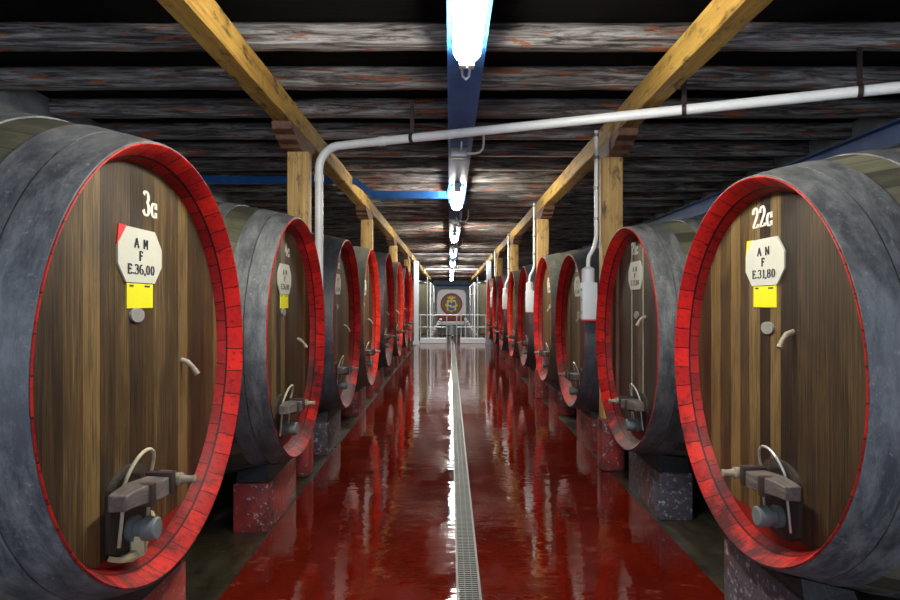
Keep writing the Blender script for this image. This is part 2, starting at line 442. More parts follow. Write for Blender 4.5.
# ------------------------------------------------------------------ casks
CASK_L = 1.9
def rad(u, R, Rb): return Rb-(Rb-R)*((u-CASK_L/2)/(CASK_L/2))**2
def make_cask(side, X, yc, hc, R, Rb, number, plate, card, rimm, hoopm, stavem, headm, label, lines3=None, tilt=0, strips=False, detail=True, corner=None, zoff=0., wax=False):
    root = thing('wine_cask', (X*side, yc, EYE+hc-R), 0 if side < 0 else PI)
    root.rotation_euler.z += tilt
    tag(root, label, 'cask', 'oak casks in the left row' if side < 0 else 'oak casks in the right row')
    cz = R; seg = 96
    # body
    bm = bmesh.new()
    us = [.006]+[CASK_L*i/20 for i in range(1, 20)]+[CASK_L-.012]
    prof = [(u, rad(u, R, Rb)) for u in us]
    prof += [(CASK_L-.0, R-.02), (CASK_L, R-.05), (CASK_L-.1, R-.07), (CASK_L-.1, 0)]
    lathe(bm, [(.128, R-.065), (.08, R-.030), (.010, R-.008)]+prof, seg, (0, 0))
    link('stave_body', bm, stavem, root).location.z = cz
    # red painted rim: flat stave ends and the inner bevel
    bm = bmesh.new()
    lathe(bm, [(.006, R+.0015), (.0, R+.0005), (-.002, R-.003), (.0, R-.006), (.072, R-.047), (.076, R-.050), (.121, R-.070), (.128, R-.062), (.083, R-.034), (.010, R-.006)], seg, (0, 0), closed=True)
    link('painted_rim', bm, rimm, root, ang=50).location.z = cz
    # head of vertical boards
    bm = bmesh.new()
    lathe(bm, [(.122, 0), (.122, R-.065), (.15, R-.065), (.15, 0)], seg, (0, cz))
    link('head_boards', bm, headm, root)
    # hoops
    for (a, b, th) in ((.004, .130, .007), (.137, .245, .006), (.40, .50, .006), (1.2, 1.3, .006), (1.48, 1.67, .006), (1.69, 1.88, .006)):
        bm = bmesh.new(); n = 4
        o_ = [(a+(b-a)*i/n, rad(a+(b-a)*i/n, R, Rb)+th) for i in range(n+1)]
        i_ = [(a+(b-a)*i/n, rad(a+(b-a)*i/n, R, Rb)-.002) for i in range(n, -1, -1)]
        lathe(bm, o_+i_, seg, (0, cz), closed=True)
        link('hoop', bm, hoopm if b < .5 else ('hoop_slate' if hoopm == 'hoop_black' else hoopm), root)
    s = -1 if side < 0 else 1          # local y of the side nearest the camera
    hx = -.122
    ny, nz, pdy, pdz, bdy, bdz = (.05, .672, -.04, .44, -.07, .19) if side < 0 else (-.05, .729, -.02, .505, .01, .185)
    # stencilled number on the boards
    bm = bmesh.new(); text_mesh(bm, number, ny, cz+nz, .105, hx+.0015, thick=.25, thin=.08, wide=1.0)
    link('cask_number', bm, 'chalk_white', root, smooth=False)
    # octagonal plate
    w, h, c = .185, .114, .065
    py, pz = pdy, cz+pdz
    oct_ = [(py-w+c, pz-h), (py+w-c, pz-h), (py+w, pz-h*.35), (py+w, pz+h*.35), (py+w-c, pz+h), (py-w+c, pz+h), (py-w, pz+h*.35), (py-w, pz-h*.35)]
    bm = bmesh.new(); prism(bm, oct_, .008, 'yz', hx)
    pl = link('identification_plate', bm, 'plate_white', root, smooth=False)
    if corner:
        bm = bmesh.new(); prism(bm, [(py-w-.004, pz+h*.35), (py-w+c-.004, pz+h+.004), (py-w+c-.06+.012, pz+h+.006), (py-w-.012, pz+h*.65)] if False else [(py-w-.003, pz+h*.3), (py-w+c+.004, pz+h+.003), (py-w+c-.055, pz+h+.003)], .006, 'yz', hx)
        link('backing_corner', bm, corner, pl, smooth=False)
    if plate:
        bm = bmesh.new(); fx = hx+.0095
        text_mesh(bm, plate[0], py, pz+.052, .040, fx, thick=.34, thin=.12, wide=1.5)
        text_mesh(bm, plate[1], py-.005, pz+.0, .040, fx, thick=.34, thin=.12, wide=1.3)
        text_mesh(bm, plate[2], py, pz-.058, .040, fx, thick=.34, thin=.12, wide=1.55)
        link('lettering', bm, 'plate_ink', pl, smooth=False)
    if card:
        bm = bmesh.new(); box(bm, hx, hx+.004, py-.11-s*-.0, py+.11, pz-h-.107, pz-h-.003)
        cd = link('yellow_card', bm, 'card_yellow', root, smooth=False)
        bm = bmesh.new()
        for q in range(4): box(bm, hx+.004, hx+.0048, py-.09+q*.008, py-.082+q*.008, pz-h-.018, pz-h-.010)
        link('card_writing', bm, 'plate_ink', cd, smooth=False)
        bm = bmesh.new()
        for q in range(5): box(bm, hx+.004, hx+.0048, py+.035+q*.009, py+.045+q*.009, pz-h-.018, pz-h-.010)
        link('card_writing', bm, 'plate_ink', cd, smooth=False)
    # round zinc badge
    bm = bmesh.new()
    n = 28; by, bz = bdy, cz+bdz
    prism(bm, [(by+.055*math.cos(2*PI*k/n), bz+.03*math.sin(2*PI*k/n)) for k in range(n)], .010, 'yz', hx)
    link('round_badge', bm, 'badge_zinc', root, smooth=False)
    # tasting bung
    yb, zb = (.37, -.05) if side < 0 else (.23, .165)
    bm = bmesh.new(); yb2 = yb; zb2 = cz+zb
    tube(bm, [(hx, yb2, zb2+.012), (hx+.03, yb2, zb2), (hx+.052, yb2+.006, zb2-.022), (hx+.072, yb2+.016, zb2-.06)], [.014, .014, .011, .015], 12)
    link('tasting_bung', bm, 'bung_wood', root)
    if strips:
        for yy in (-.13, .17):
            bm = bmesh.new(); box(bm, hx, hx+.004, yy-.012, yy+.012, cz-(R-.2), cz+(R-.14))
            link('caulking_strip', bm, 'strip_pale', root)
    # little door at the foot of the head with its clamp bar, handle, tap
    dy = s*.14
    poly = arc(dy, cz-.44+.0, .17, .1, 0, 180, 12)+[(dy-.17, cz-R+.20), (dy+.0, cz-R+.13), (dy+.17, cz-R+.20)]
    zl = cz-R
    poly = arc(dy, cz-.50, .16, .08, 0, 180, 12)+[(dy-.16, zl+.18), (dy-.08, zl+.135), (dy+.08, zl+.135), (dy+.16, zl+.18)]
    bm = bmesh.new(); prism(bm, poly, .018, 'yz', hx)
    link('sluice_door', bm, 'door_wood', root, smooth=False)
    # clamp bar: bowed wooden bar
    yb0, yb1 = s*.19-.21, s*.19+.21; zb_ = cz-.505
    bm = bmesh.new()
    ys = [yb0+(yb1-yb0)*i/8 for i in range(9)]
    rg = []
    for i, y in enumerate(ys):
        tt = (i/8-.5)*2
        up = .018*math.sin(tt*2.2)*s*-1*-1*.6
        dpt = .055+.012*math.cos(tt*3); hh = .040-.008*tt*tt
        x0 = hx+.062
        rg.append([bm.verts.new(c_) for c_ in ((x0, y, zb_+up-hh), (x0+dpt*1.6, y, zb_+up-hh*.9), (x0+dpt*1.6, y, zb_+up+hh*.9), (x0, y, zb_+up+hh))])
    for A, B in zip(rg, rg[1:]):
        for k in range(4): bm.faces.new((A[k], A[(k+1)%4], B[(k+1)%4], B[k]))
    bm.faces.new(rg[0]); bm.faces.new(rg[-1][::-1])
    bmesh.ops.bevel(bm, geom=bm.edges[:], offset=.004, segments=1, affect='EDGES')
    cb = link('clamp_bar', bm, 'clamp_wood', root, ang=30)
    for k in (-.07, .10):
        bm = bmesh.new(); yy = s*.19+k*-s; box(bm, hx+.058, hx+.168, yy-.018, yy+.018, zb_-.042, zb_+.044, bev=.003)
        link('iron_strap', bm, 'rust_dark', cb)
    # turned wooden screw at the far end of the bar
    bm = bmesh.new(); ys_ = s*.19-s*.15; x0 = hx+.15
    lathe(bm, [(-(x0), 0), (-(x0), .026), (-(x0+.03), .028), (-(x0+.032), .019), (-(x0+.05), .016), (-(x0+.07), .014), (-(x0+.085), .018), (-(x0+.09), .010), (-(x0+.09), 0)], 16, (ys_, zb_+.0))
    link('clamp_screw', bm, 'bung_wood', cb)
    # pale rope / wire handle arching over the bar
    bm = bmesh.new(); yy = s*.15; rr = .11
    top = cz-.395
    P = [(hx+.03, yy-rr, zl+.19), (hx+.045, yy-rr, zb_-.06), (hx+.05, yy-rr, zb_)]
    P += [(hx+.05+.035*math.sin(math.radians(a)), yy+rr*math.cos(math.radians(a)), zb_+.035+.115*math.sin(math.radians(a))) for a in range(180, -1, -15)]
    P += [(hx+.05, yy+rr, zb_), (hx+.045, yy+rr, zb_-.06), (hx+.03, yy+rr, zl+.19)]
    tube(bm, P, .0075 if side < 0 else .006, 8)
    link('handle_loop', bm, 'rope_pale' if side < 0 else 'wire_pale', root)
    # tap plug
    bm = bmesh.new(); zt = cz-.675; yt = s*.15
    lathe(bm, [(-(hx+.018), 0), (-(hx+.018), .05), (-(hx+.045), .052), (-(hx+.047), .034), (-(hx+.075), .036), (-(hx+.077), .048), (-(hx+.125), .046), (-(hx+.13), .040), (-(hx+.13), 0)], 24, (yt, zt))
    link('tap_plug', bm, 'tap_grey', root)
    if wax:
        bm = bmesh.new()
        tube(bm, [(hx+.02, dy-.17, zl+.165), (hx+.03, dy-.12, zl+.14), (hx+.04, dy-.05, zl+.125), (hx+.045, dy+.02, zl+.125), (hx+.04, dy+.07, zl+.145), (hx+.035, dy+.15, zl+.20), (hx+.02, dy+.17, zl+.235)], [.008, .014, .022, .020, .018, .014, .005], 7)
        tube(bm, [(hx+.045, dy+.0, zl+.12), (hx+.05, dy-.01, zl+.19), (hx+.05, dy+.01, zl+.25)], [.035, .030, .020], 7)
        rnd = random.Random(3)
        for v in bm.verts: v.co += Vector((rnd.uniform(-1,1), rnd.uniform(-1,1), rnd.uniform(-1,1)))*.005
        link('sealing_wax', bm, 'seal_wax', root)
    return root

ordn = ['first', 'second', 'third', 'fourth', 'fifth', 'sixth', 'seventh', 'eighth', 'ninth']
LEFT = [ # X, yc, hc, R, Rb, number, rim, hoop, stave
 (1.195, 2.67, -.245, .90, 1.045, '3c', 'rim_red', 'hoop_slate', 'stave_olive'),
 (1.145, 4.77, -.266, .90, 1.045, '4c', 'rim_red', 'hoop_slate', 'stave_olive'),
 (1.14, 6.98, -.24, .93, 1.05, '5c', 'rim_red', 'hoop_black', 'stave_dark'),
 (1.146, 9.20, -.225, 1.0, 1.10, '6c', 'rim_orange', 'hoop_olive', 'stave_olive'),
 (1.165, 11.95, -.15, 1.08, 1.13, '7c', 'rim_red', 'hoop_black', 'stave_dark'),
 (1.152, 14.25, -.165, 1.07, 1.12, '8c', 'rim_orange', 'hoop_olive', 'stave_olive'),
 (1.17, 16.85, -.12, 1.10, 1.13, '9c', 'rim_red', 'hoop_slate', 'stave_dark'),
 (1.21, 19.15, -.15, 1.08, 1.12, '10c', 'rim_orange', 'hoop_slate', 'stave_dark'),
]
RIGHT = [
 (1.414, 3.0, -.31, .90, 1.045, '22c', 'rim_red', 'hoop_slate', 'stave_olive'),
 (1.39, 5.02, -.29, .885, .97, '21c', 'rim_red', 'hoop_slate', 'stave_olive'),
 (1.36, 7.15, -.326, .865, 1.0, '20c', 'rim_red', 'hoop_black', 'stave_dark'),
 (1.375, 9.3, -.25, .92, 1.05, '19c', 'rim_red', 'hoop_olive', 'stave_olive'),
 (1.385, 11.8, -.264, .936, 1.04, '18c', 'rim_red', 'hoop_black', 'stave_dark'),
 (1.38, 14.0, -.27, .96, 1.05, '17c', 'rim_orange', 'hoop_olive', 'stave_olive'),
 (1.34, 16.35, -.275, .985, 1.08, '16c', 'rim_red', 'hoop_black', 'stave_dark'),
 (1.33, 18.55, -.24, 1.0, 1.08, '15c', 'rim_red', 'hoop_black', 'stave_dark'),
 (1.30, 20.95, -.24, 1.0, 1.1, '14c', 'rim_orange', 'hoop_olive', 'stave_olive'),
]
def cask_label(side, i, num):
    if side < 0:
        L = ['large oak cask marked 3c with yellow card, nearest in the left row',
             'oak cask marked 4c with small yellow card, second in the left row',
             'black-hooped oak cask, third in the left row, just beyond the white downpipe',
             'olive-hooped oak cask with orange-red rim, fourth in the left row',
             'tall black-hooped oak cask, fifth in the left row',
             'olive-hooped oak cask with bright orange rim, sixth in the left row',
             'grey-hooped oak cask with dark red rim, seventh in the left row, last but one',
             'oak cask with bright orange-red rim, last in the left row before the white column']
    else:
        L = ['large oak cask marked 22c with yellow card, nearest in the right row',
             'oak cask with two pale vertical strips on its head, second in the right row',
             'oak cask with red rim, third in the right row, behind the nearest white switch box',
             'grey-green cask with pale plate, fourth in the right row',
             'black-hooped cask, fifth in the right row, behind the second white switch box',
             'olive-hooped cask with orange rim, sixth in the right row',
             'black-hooped cask, seventh in the right row, behind the third white switch box',
             'narrow-looking dark-hooped cask, eighth in the right row, last but one',
             'cask with bright orange rim, last in the right row beside the grey column']
    return L[i]
LX = [1.31, 1.28, 1.30, 1.30, 1.32, 1.31, 1.32, 1.34]
RX = [1.50, 1.56, 1.54, 1.54, 1.54, 1.53, 1.50, 1.50, 1.47]
def make_block(side, xf, yc, R, hc, i, red):
    """painted concrete block and the curved wooden saddle that carries the cask"""
    X = (LEFT if side < 0 else RIGHT)[i][0]; Rb = (LEFT if side < 0 else RIGHT)[i][4]
    bt = .35
    root = thing('cask_plinth', (side*xf, yc, 0), 0 if side < 0 else PI)
    col = 'red-painted' if red else 'dark worn'
    rowd = 'left' if side < 0 else 'right'
    tag(root, f'{col} concrete plinth under the {ordn[i]} cask of the {rowd} row', 'plinth', f'plinths under the {rowd} row')
    bm = bmesh.new(); box(bm, -.25, 0, -.40, .40, 0, bt, bev=.012)
    rnd = random.Random(i*7+side)
    link('concrete_block', bm, 'block_red' if red else 'block_dark', root)
    # saddle: polygon in the YZ plane with a curved top following the cask
    u = xf-X+.125
    czw = EYE+hc
    ra = rad(max(.02, xf-X+.02), R, Rb)+.010
    rb_ = rad(xf-X+.24, R, Rb)+.010
    bm = bmesh.new(); n = 14; hw = .36
    F = []; 
    for (x, r) in ((-.01, ra), (-.24, rb_)):
        bot = [(x, -hw, bt), (x, hw, bt)]
        top = []
        for k in range(n+1):
            y = hw*.92-(2*hw*.92)*k/n
            z = czw-math.sqrt(max(.01, r*r-y*y))
            top.append((x, y, max(bt+.012, z)))
        F.append([bm.verts.new(p) for p in bot+top])
    m = len(F[0])
    for k in range(m): bm.faces.new((F[0][k], F[0][(k+1)%m], F[1][(k+1)%m], F[1][k]))
    bm.faces.new(F[0]); bm.faces.new(F[1][::-1])
    link('wooden_saddle', bm, 'saddle_wood', root, smooth=False)

for i, (X, yc, hc, R, Rb, num, rm, hp, sv) in enumerate(LEFT):
    make_cask(-1, X, yc, hc, R, Rb, num, ('A M', 'F', 'E.36,00'), i < 2, rm, hp, sv, 'head_brown', cask_label(-1, i, num), corner='corner_red' if i == 0 else None, wax=(i == 0), zoff=0)
    make_block(-1, LX[i], yc-.0 if i else 2.68, R, hc, i, i != 2)
for i, (X, yc, hc, R, Rb, num, rm, hp, sv) in enumerate(RIGHT):
    make_cask(1, X, yc, hc, R, Rb, num, ('A N', 'F', 'E.31,80'), i == 0, rm, hp, sv, 'head_grey' if i in (1, 4) else 'head_brown', cask_label(1, i, num), strips=(i == 1), corner='corner_yellow' if i == 0 else None)
    make_block(1, RX[i], yc, R, hc, i, i not in (0, 1))

# ------------------------------------------------------------------ the setting
YF, YB = -2.0, 52.0
GX0, GX1 = .042, .168            # drain channel
bm = bmesh.new()
def quad(x0, x1, z, mi, z2=None, y0=YF, y1=YB):
    f = bm.faces.new([bm.verts.new(p) for p in ((x0, y0, z), (x1, y0, z if z2 is None else z2), (x1, y1, z if z2 is None else z2), (x0, y1, z))]); f.material_index = mi
quad(-4.05, -1.27, 0, 1); quad(-1.27, GX0, 0.0, 0); quad(GX1, 1.53, 0.0, 0); quad(1.53, 4.35, 0, 1)
quad(GX0+.012, GX1-.012, -.08, 2)
for x in (GX0+.012, GX1-.012):
    f = bm.faces.new([bm.verts.new(p) for p in ((x, YF, -.08), (x, YB, -.08), (x, YB, 0), (x, YF, 0))]); f.material_index = 2
quad(GX0, GX0+.012, 0, 0); quad(GX1-.012, GX1, 0, 0)
o = link('floor', bm, ['floor_red', 'floor_concrete', 'black_void'], smooth=False); o['kind'] = 'structure'
def struct(name, x0, x1, y0, y1, z0, z1, m):
    bm = bmesh.new(); box(bm, x0, x1, y0, y1, z0, z1)
    o = link(name, bm, m, smooth=False); o['kind'] = 'structure'; return o
HJ = EYE+1.775; HC = EYE+1.775+.17
struct('ceiling', -4.15, 4.45, YF, YB, HC, HC+.08, 'ceiling_boards')
struct('wall_left', -4.0, -3.82, YF, YB, 0, HC, 'plaster')
struct('wall_right', 4.35, 4.5, YF, YB, 0, HC, 'plaster')
struct('wall_back', -4.2, 4.5, 51.8, 52.0, 0, HC, 'plaster_white')

# drain grate
g = thing('drain_grate', ((GX0+GX1)/2, 0, 0))
tag(g, 'long metal drain grate running down the middle of the red floor', 'drain')
bm = bmesh.new(); w = (GX1-GX0)/2
for s in (-1, 1): box(bm, s*w-.007, s*w+.007, 1.5, 24.4, -.01, .006)
link('grate_frame', bm, 'grate_metal', g, smooth=False)
bm = bmesh.new(); y = 1.5
while y < 24.4:
    box(bm, -w+.006, w-.006, y, y+.011, -.012, .003); y += .026
for x in (-.02, .02): box(bm, x-.003, x+.003, 1.5, 24.4, -.014, .001)
link('grate_bars', bm, 'grate_metal', g, smooth=False)

# ceiling joists
variants = []
for v in range(6):
    bm = long_timber(8.13, .15, .17, 46, .009, 100+v, .03)
    o = link('ceiling_joist', bm, 'joist_wood', ang=60); variants.append(o)
k = 0; y = 4.355-.8*4
while y < 51:
    if k < 6: o = variants[k]
    else: o = variants[k % 6].copy(); COL.objects.link(o)
    o.location = (-3.80, y, HJ+.001)
    n = k-3
    if n == 0: lab = 'dark ceiling joist at the very top edge of the picture, nearest in view'
    elif 1 <= n <= 9: lab = f'dark weathered ceiling joist, {ordn[n-1]} visible one from the top of the picture'
    elif n < 0: lab = 'dark ceiling joist above and just in front of the picture'
    else: lab = 'distant dark ceiling joist far down the hall above the lamps'
    if k % 3 == 1 and n > 9: pass
    tag(o, lab, 'joist', 'dark ceiling joists')
    k += 1; y += .8

# long golden beams on posts
for side, xc in ((-1, -1.46), (1, 1.612)):
    bm = long_timber(YB-.3-YF, .165, .20, 190, .004, 40+side, .012, 'y')
    o = link('timber_beam', bm, 'timber_gold', ang=22); o.location = (xc, YF, EYE+1.575)
    tag(o, 'long golden timber beam over the ' + ('left' if side < 0 else 'right') + ' row of casks', 'beam')
PL = [5.85, 10.62, 15.55, 20.55]; PR = [6.06, 10.55, 15.2, 19.75]
def make_post(side, xb, y, i):
    xs = xb+(.04 if side < 0 else -.04)
    root = thing('support_post', (xs, y, 0))
    rowd = 'left' if side < 0 else 'right'
    tag(root, f'{["nearest","second","third","fourth"][i]} timber post with red base among the {rowd} casks', 'post', 'timber posts between the casks')
    bm = bmesh.new(); W = .10; bt = .50; D = .07
    box(bm, -W, W, -D, D, bt, EYE+1.405, bev=.012)
    link('post_shaft', bm, 'timber_post', root)
    bm = bmesh.new(); box(bm, -.115, .115, -.10, .10, 0, bt, bev=.03)
    link('post_base', bm, 'block_red', root)
    # stepped capital, profile in YZ
    dx = xb-xs; z0 = EYE+1.405; z1 = EYE+1.573
    prof = [(-.18, z0), (.18, z0), (.20, z0+.03), (.32, z0+.045), (.34, z0+.085), (.46, z0+.10), (.48, z1), (-.48, z1), (-.46, z0+.10), (-.34, z0+.085), (-.32, z0+.045), (-.20, z0+.03)]
    bm = bmesh.new(); prism(bm, prof, .18, 'yz', dx-.09)
    bmesh.ops.bevel(bm, geom=bm.edges[:], offset=.006, segments=1, affect='EDGES')
    link('capital', bm, 'timber_cap', root, smooth=False)
for i, y in enumerate(PL): make_post(-1, -1.46, y, i)
for i, y in enumerate(PR): make_post(1, 1.612, y, i)

# blue steel: centre beam, wall beam, cross strut
def ibeam(name, xc, w, z0, z1, y0, y1, m, label):
    bm = bmesh.new(); tf = .016
    box(bm, xc-w/2, xc+w/2, y0, y1, z0, z0+tf); box(bm, xc-w/2, xc+w/2, y0, y1, z1-tf, z1); box(bm, xc-.012, xc+.012, y0, y1, z0+tf-.001, z1-tf+.001)
    o = link(name, bm, m, smooth=False); return tag(o, label, 'beam')
ibeam('steel_beam', .105, .245, EYE+1.60, HJ-.001, YF, 51.7, 'blue_paint', 'blue painted steel beam along the middle of the ceiling carrying the lamps')
ibeam('steel_beam', 4.20, .20, EYE+1.44, EYE+1.68, YF, 51.7, 'blue_dark', 'dark blue steel beam along the right wall above the casks')
bm = bmesh.new()
ty = 8.78; hw = .026; hh = .052
path = [(-.012, 1.515), (-1.06, 1.515), (-1.10, 1.53), (-1.34, 1.71), (-1.38, 1.73-.005), (-3.82, 1.725)]
rg = []
for i, (x, h) in enumerate(path):
    rg.append([bm.verts.new((x, ty+a, EYE+h+b)) for a, b in ((-hw, -hh), (hw, -hh), (hw, hh), (-hw, hh))])
for A, B in zip(rg, rg[1:]):
    for k in range(4): bm.faces.new((A[k], A[(k+1)%4], B[(k+1)%4], B[k]))
bm.faces.new(rg[0]); bm.faces.new(rg[-1][::-1])
for x in (-.16, -.20, -1.0, -1.04):
    for z in (-.02, .02): cyl(bm, (x, ty-hw-.006, EYE+1.515+z), (x, ty-hw+.002, EYE+1.515+z), .007, seg=8)
box(bm, -.035, .02, ty-.05, ty+.05, EYE+1.45, EYE+1.60)
o = link('steel_strut', bm, 'blue_paint', smooth=False)
tag(o, 'light blue steel cross strut stepping up over the left timber beam', 'strut')

# white pipe across the hall with its downpipe
def pl(x): return 5.43-.385*x
hp = EYE+1.47
P = [(4.34, pl(4.34), hp)]
P += [(x, pl(x), hp) for x in (3.5, 2.5, 1.5, .5, -.5, -.95)]
cxx = -1.24; 
for a in range(0, 91, 10):
    an = math.radians(a); P.append((-1.03-.21*math.sin(an), pl(-1.03)-(pl(-1.03)-5.87)*math.sin(an), hp-.21*(1-math.cos(an))))
P += [(-1.24, 5.87, hp-.30), (-1.24, 5.87, EYE-.2), (-1.24, 5.87, EYE-.36), (-1.25, 5.87, EYE-.40), (-1.28, 5.87, EYE-.43), (-1.33, 5.87, EYE-.44)]
wp = thing('water_pipe', (0,0,0)); tag(wp, 'white painted pipe crossing under the ceiling and turning down beside the nearest left post', 'pipe')
bm = bmesh.new(); tube(bm, P, .039, 20); link('pipe_run', bm, 'white_pipe', wp)
bm = bmesh.new()
for x in (-.62,):
    d = Vector((1, -.385, 0)).normalized(); c_ = Vector((x, pl(x), hp)); cyl(bm, c_-d*.03, c_+d*.03, .045, seg=20)
cyl(bm, (-1.24, 5.87, hp-.33), (-1.24, 5.87, hp-.27), .046, seg=20)
link('pipe_coupling', bm, 'white_pipe', wp)
for x, nm in ((-.34, 0), (1.79, 0), (2.86, 0)):
    bm = bmesh.new(); yy = pl(x)
    d = Vector((1, -.385, 0)).normalized(); c_ = Vector((x, yy, hp))
    cyl(bm, c_-d*.016, c_+d*.016, .047, seg=20)
    zt = HJ-.003 if x != 1.79 else EYE+1.64
    box(bm, x-.018, x+.018, yy-.006, yy+.006, hp+.03, zt+(.04 if x != 1.79 else .1))
    link('pipe_hanger', bm, 'rust_dark', wp, smooth=False)

# conduits and switch boxes on the right posts
for i, y in enumerate(PR):
    x = 1.385
    yy = y+.02
    r = thing('switch_box', (x, yy, 0))
    tag(r, f'white switch box with vertical conduit at the {["nearest","second","third","farthest"][i]} right-hand post', 'switch box', 'white switch boxes on the right posts')
    bm = bmesh.new()
    tube(bm, [(.05, 0, EYE+1.68), (.05, 0, EYE+1.2), (.05, 0, EYE+.66), (.045, 0, EYE+.60), (.02, 0, EYE+.52), (-.02, 0, EYE+.45), (-.03, 0, EYE+.40), (-.03, 0, EYE+.31)], .020, 12)
    link('conduit', bm, 'white_pipe', r)
    for z in (1.62, 1.40, 1.1, .8):
        bm = bmesh.new(); cyl(bm, (.05, 0, EYE+z), (.05, 0, EYE+z+.03), .027, seg=12)
        link('conduit_clip', bm, 'steel_grey', r)
    bm = bmesh.new(); cyl(bm, (-.03, 0, EYE+.19), (-.03, 0, EYE+.325), .062, seg=24); cyl(bm, (-.03, 0, EYE+.325), (-.03, 0, EYE+.345), .064, .03, seg=24)
    link('cable_cap', bm, 'white_enamel', r)
    bm = bmesh.new(); box(bm, -.10, .045, -.07, .03, EYE-.17, EYE+.19, bev=.008)
    b_ = link('box_body', bm, 'white_enamel', r)
    bm = bmesh.new(); box(bm, -.095, .04, -.065, .025, EYE-.185, EYE-.17); link('red_gasket', bm, 'corner_red', b_, smooth=False)
    bm = bmesh.new()
    for z in (-.1, .02, .12): box(bm, -.112, -.1, -.05, -.01, EYE+z-.012, EYE+z+.012)
    link('box_latch', bm, 'steel_grey', b_, smooth=False)

# ceiling lamps
LY = [(2.3, 3.86), (8.4, 9.95), (13.9, 15.4), (19.1, 20.6), (24.7, 26.2), (30.2, 31.7), (35.8, 37.3), (41.3, 42.8)]  # the last two lamps are added to brighten the far end
for i, (a, b) in enumerate(LY):
    r = thing('ceiling_lamp', (.105, a, EYE+1.60))
    tag(r, ['large glowing strip lamp at the top of the picture, nearest', 'glowing strip lamp second along the blue beam, beyond the white pipe', 'third glowing strip lamp along the blue beam', 'fourth small glowing strip lamp along the blue beam', 'fifth lamp along the blue beam, near the gate', 'sixth lamp on the blue beam, above the emblem cask', 'seventh lamp on the blue beam, added to brighten behind the emblem cask', 'farthest lamp on the blue beam, added to brighten the far end'][i], 'lamp', 'strip lamps under the blue beam')
    L = b-a
    bm = bmesh.new(); box(bm, -.085, .085, .02, L-.02, -.045, -.004, bev=.008); link('lamp_housing', bm, 'steel_grey', r)
    bm = bmesh.new(); rg = []; n = 12
    secs = [(0, .55), (.015, .8), (.05, .97), (.10, 1), (L-.10, 1), (L-.05, .97), (L-.015, .8), (L, .55)]
    for yy, s in secs:
        ring = [bm.verts.new((.087*s*math.cos(PI+PI*k/n), yy, -.04-.095*s*math.sin(PI*k/n)**.7 if 0 < k < n else -.04)) for k in range(n+1)]
        rg.append(ring)
    for A, B in zip(rg, rg[1:]):
        for k in range(n): bm.faces.new((A[k], A[k+1], B[k+1], B[k]))
        bm.faces.new((A[-1], A[0], B[0], B[-1]))
    bm.faces.new(rg[0]); bm.faces.new(rg[-1][::-1])
    link('lamp_diffuser', bm, 'lamp_glow', r)
    for nm, yy in ((0, -.075), (1, L+.01)):
        bm = bmesh.new(); box(bm, -.048, .048, yy, yy+.075, -.12, -.002, bev=.004); cyl(bm, (0, yy+.035, -.127), (0, yy+.035, -.118), .012, seg=10)
        link('end_bracket', bm, 'white_enamel', r)
    bm = bmesh.new(); yy = L+.25
    tube(bm, [(-.025, yy, -.002), (-.025, yy, -.05), (-.02, yy, -.105), (0, yy, -.125), (.02, yy, -.105), (.025, yy, -.04), (.025, yy, -.002)], .010, 10)
    link('cable_hook', bm, 'steel_grey', r)
# junction boxes with curled conduits to the right of the beam
for i, y in enumerate((6.45, 11.9, 17.4)):
    r = thing('junction_box', (.105, y, EYE+1.60))
    tag(r, f'{["nearest","second","farthest"][i]} grey junction box under the blue beam with a curled conduit', 'junction box', 'junction boxes under the blue beam')
    bm = bmesh.new(); box(bm, -.10, .07, -.06, .06, -.10, -.003, bev=.008); link('box_body', bm, 'steel_grey', r)
    bm = bmesh.new(); tube(bm, [(.07, 0, -.055), (.15, 0, -.055), (.20, 0, -.045), (.235, 0, -.01), (.245, 0, .05), (.245, 0, .172)], .013, 10)
    link('conduit', bm, 'white_pipe', r)
    bm = bmesh.new(); tube(bm, [(-.01, -.06, -.05), (-.01, -.12, -.06), (.0, -.2, -.08), (.01, -.26, -.06), (.01, -.28, -.002)], .009, 8)
    link('cable_loop', bm, 'white_pipe', r)

# ------------------------------------------------------------------ far end
GY = 24.5
for s, x, lab in ((-1, -1.30, 'white'), (1, 1.50, 'grey')):
    bm = bmesh.new(); box(bm, -.09, .09, -.09, .09, 0, HJ-.21-.0 if False else EYE+1.575, bev=.01); box(bm, -.13, .13, -.13, .13, 0, .12)
    o = link('end_column', bm, 'white_enamel' if s < 0 else 'steel_grey', smooth=False); o.location = (x, 23.9, 0)
    tag(o, f'slim {lab} column at the far end of the {"left" if s<0 else "right"} cask row', 'column')
for s, x0, x1 in ((-1, -1.17, -.14), (1, .40, 1.38)):
    bm = bmesh.new(); box(bm, x0, x1, GY-.15, GY+.15, 0, .21, bev=.02)
    o = link('white_kerb', bm, 'white_enamel', smooth=False)
    tag(o, f'low white kerb at the far end, {"left" if s<0 else "right"} of the drain', 'kerb', 'white kerbs at the far end')
r = thing('tube_railing', (0, GY+.25, 0)); tag(r, 'pale metal tube railing across the far end of the hall', 'railing')
for x in (-1.18, -.90, -.13, .27, .44, .62, 1.10, 1.42):
    bm = bmesh.new(); top = EYE+1.0 if x in (-.90, 1.10) else EYE-.5
    cyl(bm, (x, 0, 0), (x, 0, top), .022, seg=10); link('railing_post', bm, 'steel_bright', r)
for z in (EYE-.52, EYE-1.0):
    bm = bmesh.new(); tube(bm, [(-1.3, 0, z), (-.13, 0, z)], .018, 8); tube(bm, [(.27, 0, z), (1.5, 0, z)], .018, 8)
    if z > .8: tube(bm, [(-.13, 0, z), (.27, 0, z)], .018, 8)
    link('railing_rail', bm, 'steel_bright', r)
